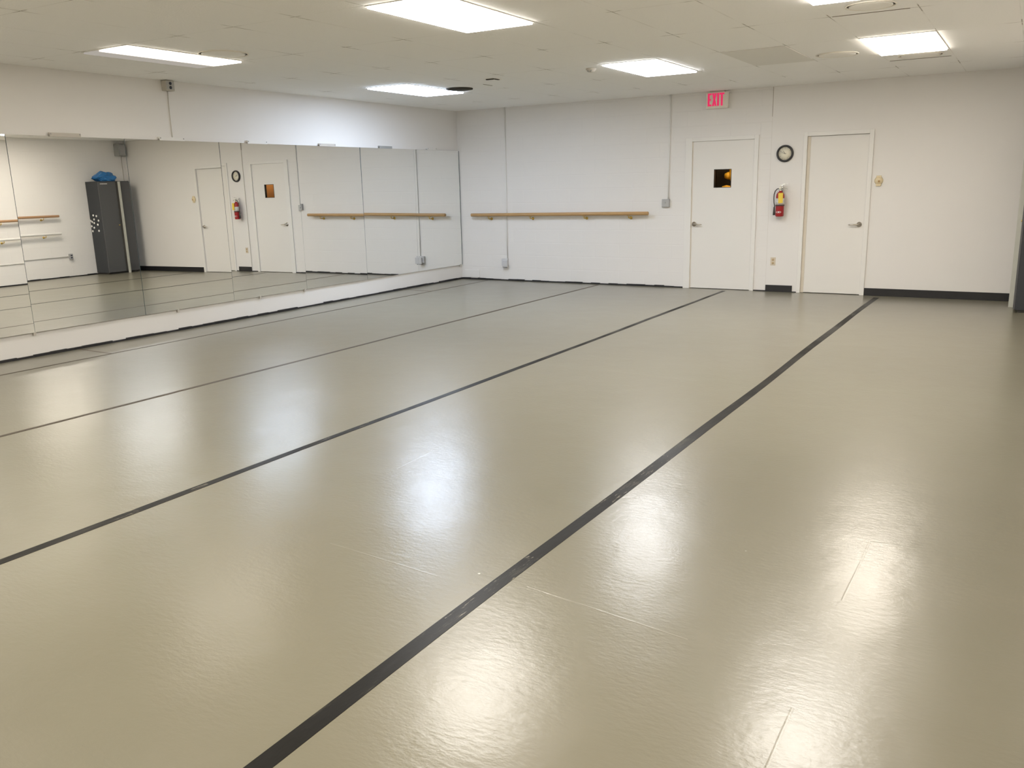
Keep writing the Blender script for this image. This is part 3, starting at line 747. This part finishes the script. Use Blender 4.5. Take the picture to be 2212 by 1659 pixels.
# grey return grille
t = thing('return_grille', ((gx(9)+gx(10))/2, (gy(1)+gy(2))/2, CH), 'flat grey return air grille in the ceiling between two lights', 'grille')
hx, hy = PX/2-0.006, PY/2-0.006
MB().box(-hx, hx, -hy, hy, -0.005, 0, 0.001).build('grille_face', M_grille, t, loc=(0, 0, 0))

# round diffusers, flush with the tiles
def diffuser(x, y, r, label, dark=False, thick=0.010):
    t = thing('round_diffuser', (x, y, CH), label, 'diffuser')
    mring = M_dark if dark else M_ceilp
    MB().lathe([(r, -0.0003), (r, -thick*0.5), (r*0.96, -thick*0.8), (r*0.93, -thick*0.3), (r*0.93, -0.0003)], (0, 0, 0), 'z', 48).build('ring', M_ringb if not dark else M_dark, t, loc=(0, 0, 0))
    MB().lathe([(r*0.86, -0.0003), (r*0.86, -thick*0.7), (r*0.80, -thick), (0, -thick-0.001)], (0, 0, 0), 'z', 48).build('centre_plate', mring, t, loc=(0, 0, 0))
    return t
M_ceilp = nz(mat('ceiling_paint_smooth', (0.90, 0.875, 0.82), 0.7), 3, 0.02)
M_ringb = nz(mat('ceiling_paint_aged', (0.84, 0.79, 0.70), 0.7), 6, 0.08)
diffuser(1.905, -6.36, 0.215, 'round cream ceiling diffuser behind the half lit light')
diffuser(6.30, -2.60, 0.20, 'round cream ceiling diffuser right of the grey grille')
diffuser(6.98, -1.98, 0.21, 'round cream ceiling diffuser behind the right light')
diffuser(6.98, -5.03, 0.17, 'round cream ceiling diffuser at the top edge on the right')
tag(MB().lathe([(0.165, 0.0), (0.165, -0.012), (0.14, -0.016), (0, -0.014)], (1.88, -2.67, CH-0.0003), 'z', 36).build('ceiling_speaker', M_dark, origin=(1.88, -2.67, CH)), 'dark round ceiling speaker beside the cool corner light', 'speaker')
# slotted vent
t = thing('slot_vent', (2.70, -3.20, CH), 'small dark slot vent in the ceiling right of the cool light', 'vent')
MB().box(-0.060, 0.070, -0.10, 0.10, -0.003, 0, 0.001).build('vent_plate', M_ceilp, t, loc=(0, 0, 0))
MB().box(-0.050, 0.055, -0.075, -0.045, -0.012, -0.003).box(0.035, 0.060, -0.045, 0.045, -0.010, -0.003).build('vent_slot', M_dark, t, loc=(0, 0, 0))
# sensor beside the light
t = thing('ceiling_sensor', (3.965, -3.28, CH), 'small cream ceiling sensor with dark eyes left of the middle light', 'sensor')
MB().lathe([(0.055, -0.0003), (0.055, -0.012), (0.035, -0.035), (0, -0.040)], (0, 0, 0), 'z', 24).build('sensor_body', M_clipA, t, loc=(0, 0, 0))
for s in (-1, 1):
    MB().lathe([(0.010, 0.0), (0.009, -0.006), (0, -0.007)], (s*0.016-0.0, -0.036, -0.026), 'y', 12).build('sensor_eye', M_clipB, t, loc=(0, 0, 0))
# open tile gaps, plus one painted shadow edge
def gap(x0, x1, y0, y1, label, dz=0.003):
    tag(MB().box(x0, x1, y0, y1, CH-dz, CH-0.0002).build('gap_or_shadow_strip', M_ringb2), label, 'gap', 'dark gaps at ceiling tile edges')
M_ringb2 = nz(mat('gap_shadow_brown', (0.20, 0.165, 0.12), 0.9), 6, 0.2)
gap(gx(11)+0.01, gx(12)-0.03, -1.700, -1.690, 'dark gap at the tile edge behind the right light')
gap(gx(11)+0.02, gx(12)-0.06, gy(3)-0.006, gy(3)+0.002, 'dark gap at the tile edge near the top right')
gap(gx(11)+0.004, gx(12)-0.10, -5.352, -5.338, 'painted shadow edge at the end of the top right light')  # strip coloured dark for the shadowed end of the recessed fixture
gap(2.345, 2.353, -2.86, -2.66, 'short dark gap in the ceiling right of the cool light')

# ------------------------------------------------------------------ floor tape
M_tape2 = mat('brown_black_tape', (0.06, 0.042, 0.028), 0.5)
g = G(M_tape2)
g.L.new(g.mix(g.noise(2.0, 4, stretch=(4, 0.8, 1)), (0.035, 0.024, 0.016), (0.10, 0.072, 0.045)), g.b.inputs['Base Color'])
g.b.inputs['Specular IOR Level'].default_value = 0.3
def tape(xc, w, y0, y1, m_, label, wob=0.004, seed=0, n=60, z=0.0012, cat='tape', xslope=0.0):
    random.seed(seed)
    b = MB(); P = []
    ph = random.random()*6
    for k in range(n+1):
        y = y0+(y1-y0)*k/n
        dx_ = wob*math.sin(y*0.9+ph)+wob*0.5*math.sin(y*2.3+ph*2) + xslope*(y-y0)
        ww = w*(1+0.05*math.sin(y*1.7+ph))
        P.append([b.bm.verts.new((xc+dx_+s*ww/2, y, zz)) for s, zz in ((-1, 0.0002), (1, 0.0002), (1, z), (-1, z))])
    for k in range(n):
        for j in range(4):
            b.bm.faces.new((P[k][j], P[k][(j+1) % 4], P[k+1][(j+1) % 4], P[k+1][j]))
    b.bm.faces.new(P[0]); b.bm.faces.new(list(reversed(P[-1])))
    return tag(b.build('floor_tape', m_), label, cat, 'floor tape strips')
tape(6.478, 0.066, -0.20, -15.0, M_tape, 'wide black floor tape running to the bottom edge of the photo', 0.006, 1)
tape(4.505, 0.052, -0.16, -15.0, M_tape, 'black floor tape running from the windowed door, second widest', 0.005, 2)
tape(2.535, 0.040, -0.10, -15.0, M_tape2, 'thin floor tape, third from the right', 0.004, 3)
tape(0.565, 0.026, -0.10, -15.0, M_tape2, 'thinnest floor tape, close along the mirror wall', 0.004, 4)
def cross_tape(x0, y0, x1, y1, w, label):
    d = Vector((x1-x0, y1-y0, 0)); L_ = d.length; d.normalize(); q = Vector((-d.y, d.x, 0))*w/2
    A, B = Vector((x0, y0, 0.0002)), Vector((x1, y1, 0.0002))
    tag(MB().poly([A-q, B-q, B+q, A+q], (0, 0, 0.0009)).build('floor_tape', M_brown, origin=(x0, y0, 0)), label, 'tape', 'floor tape strips')
cross_tape(0.03, -6.874, 0.548, -6.896, 0.03, 'short brown cross tape on the floor below the mirror at far left')
cross_tape(0.03, -1.60, 0.548, -1.64, 0.03, 'short brown cross tape on the floor near the mirror corner')
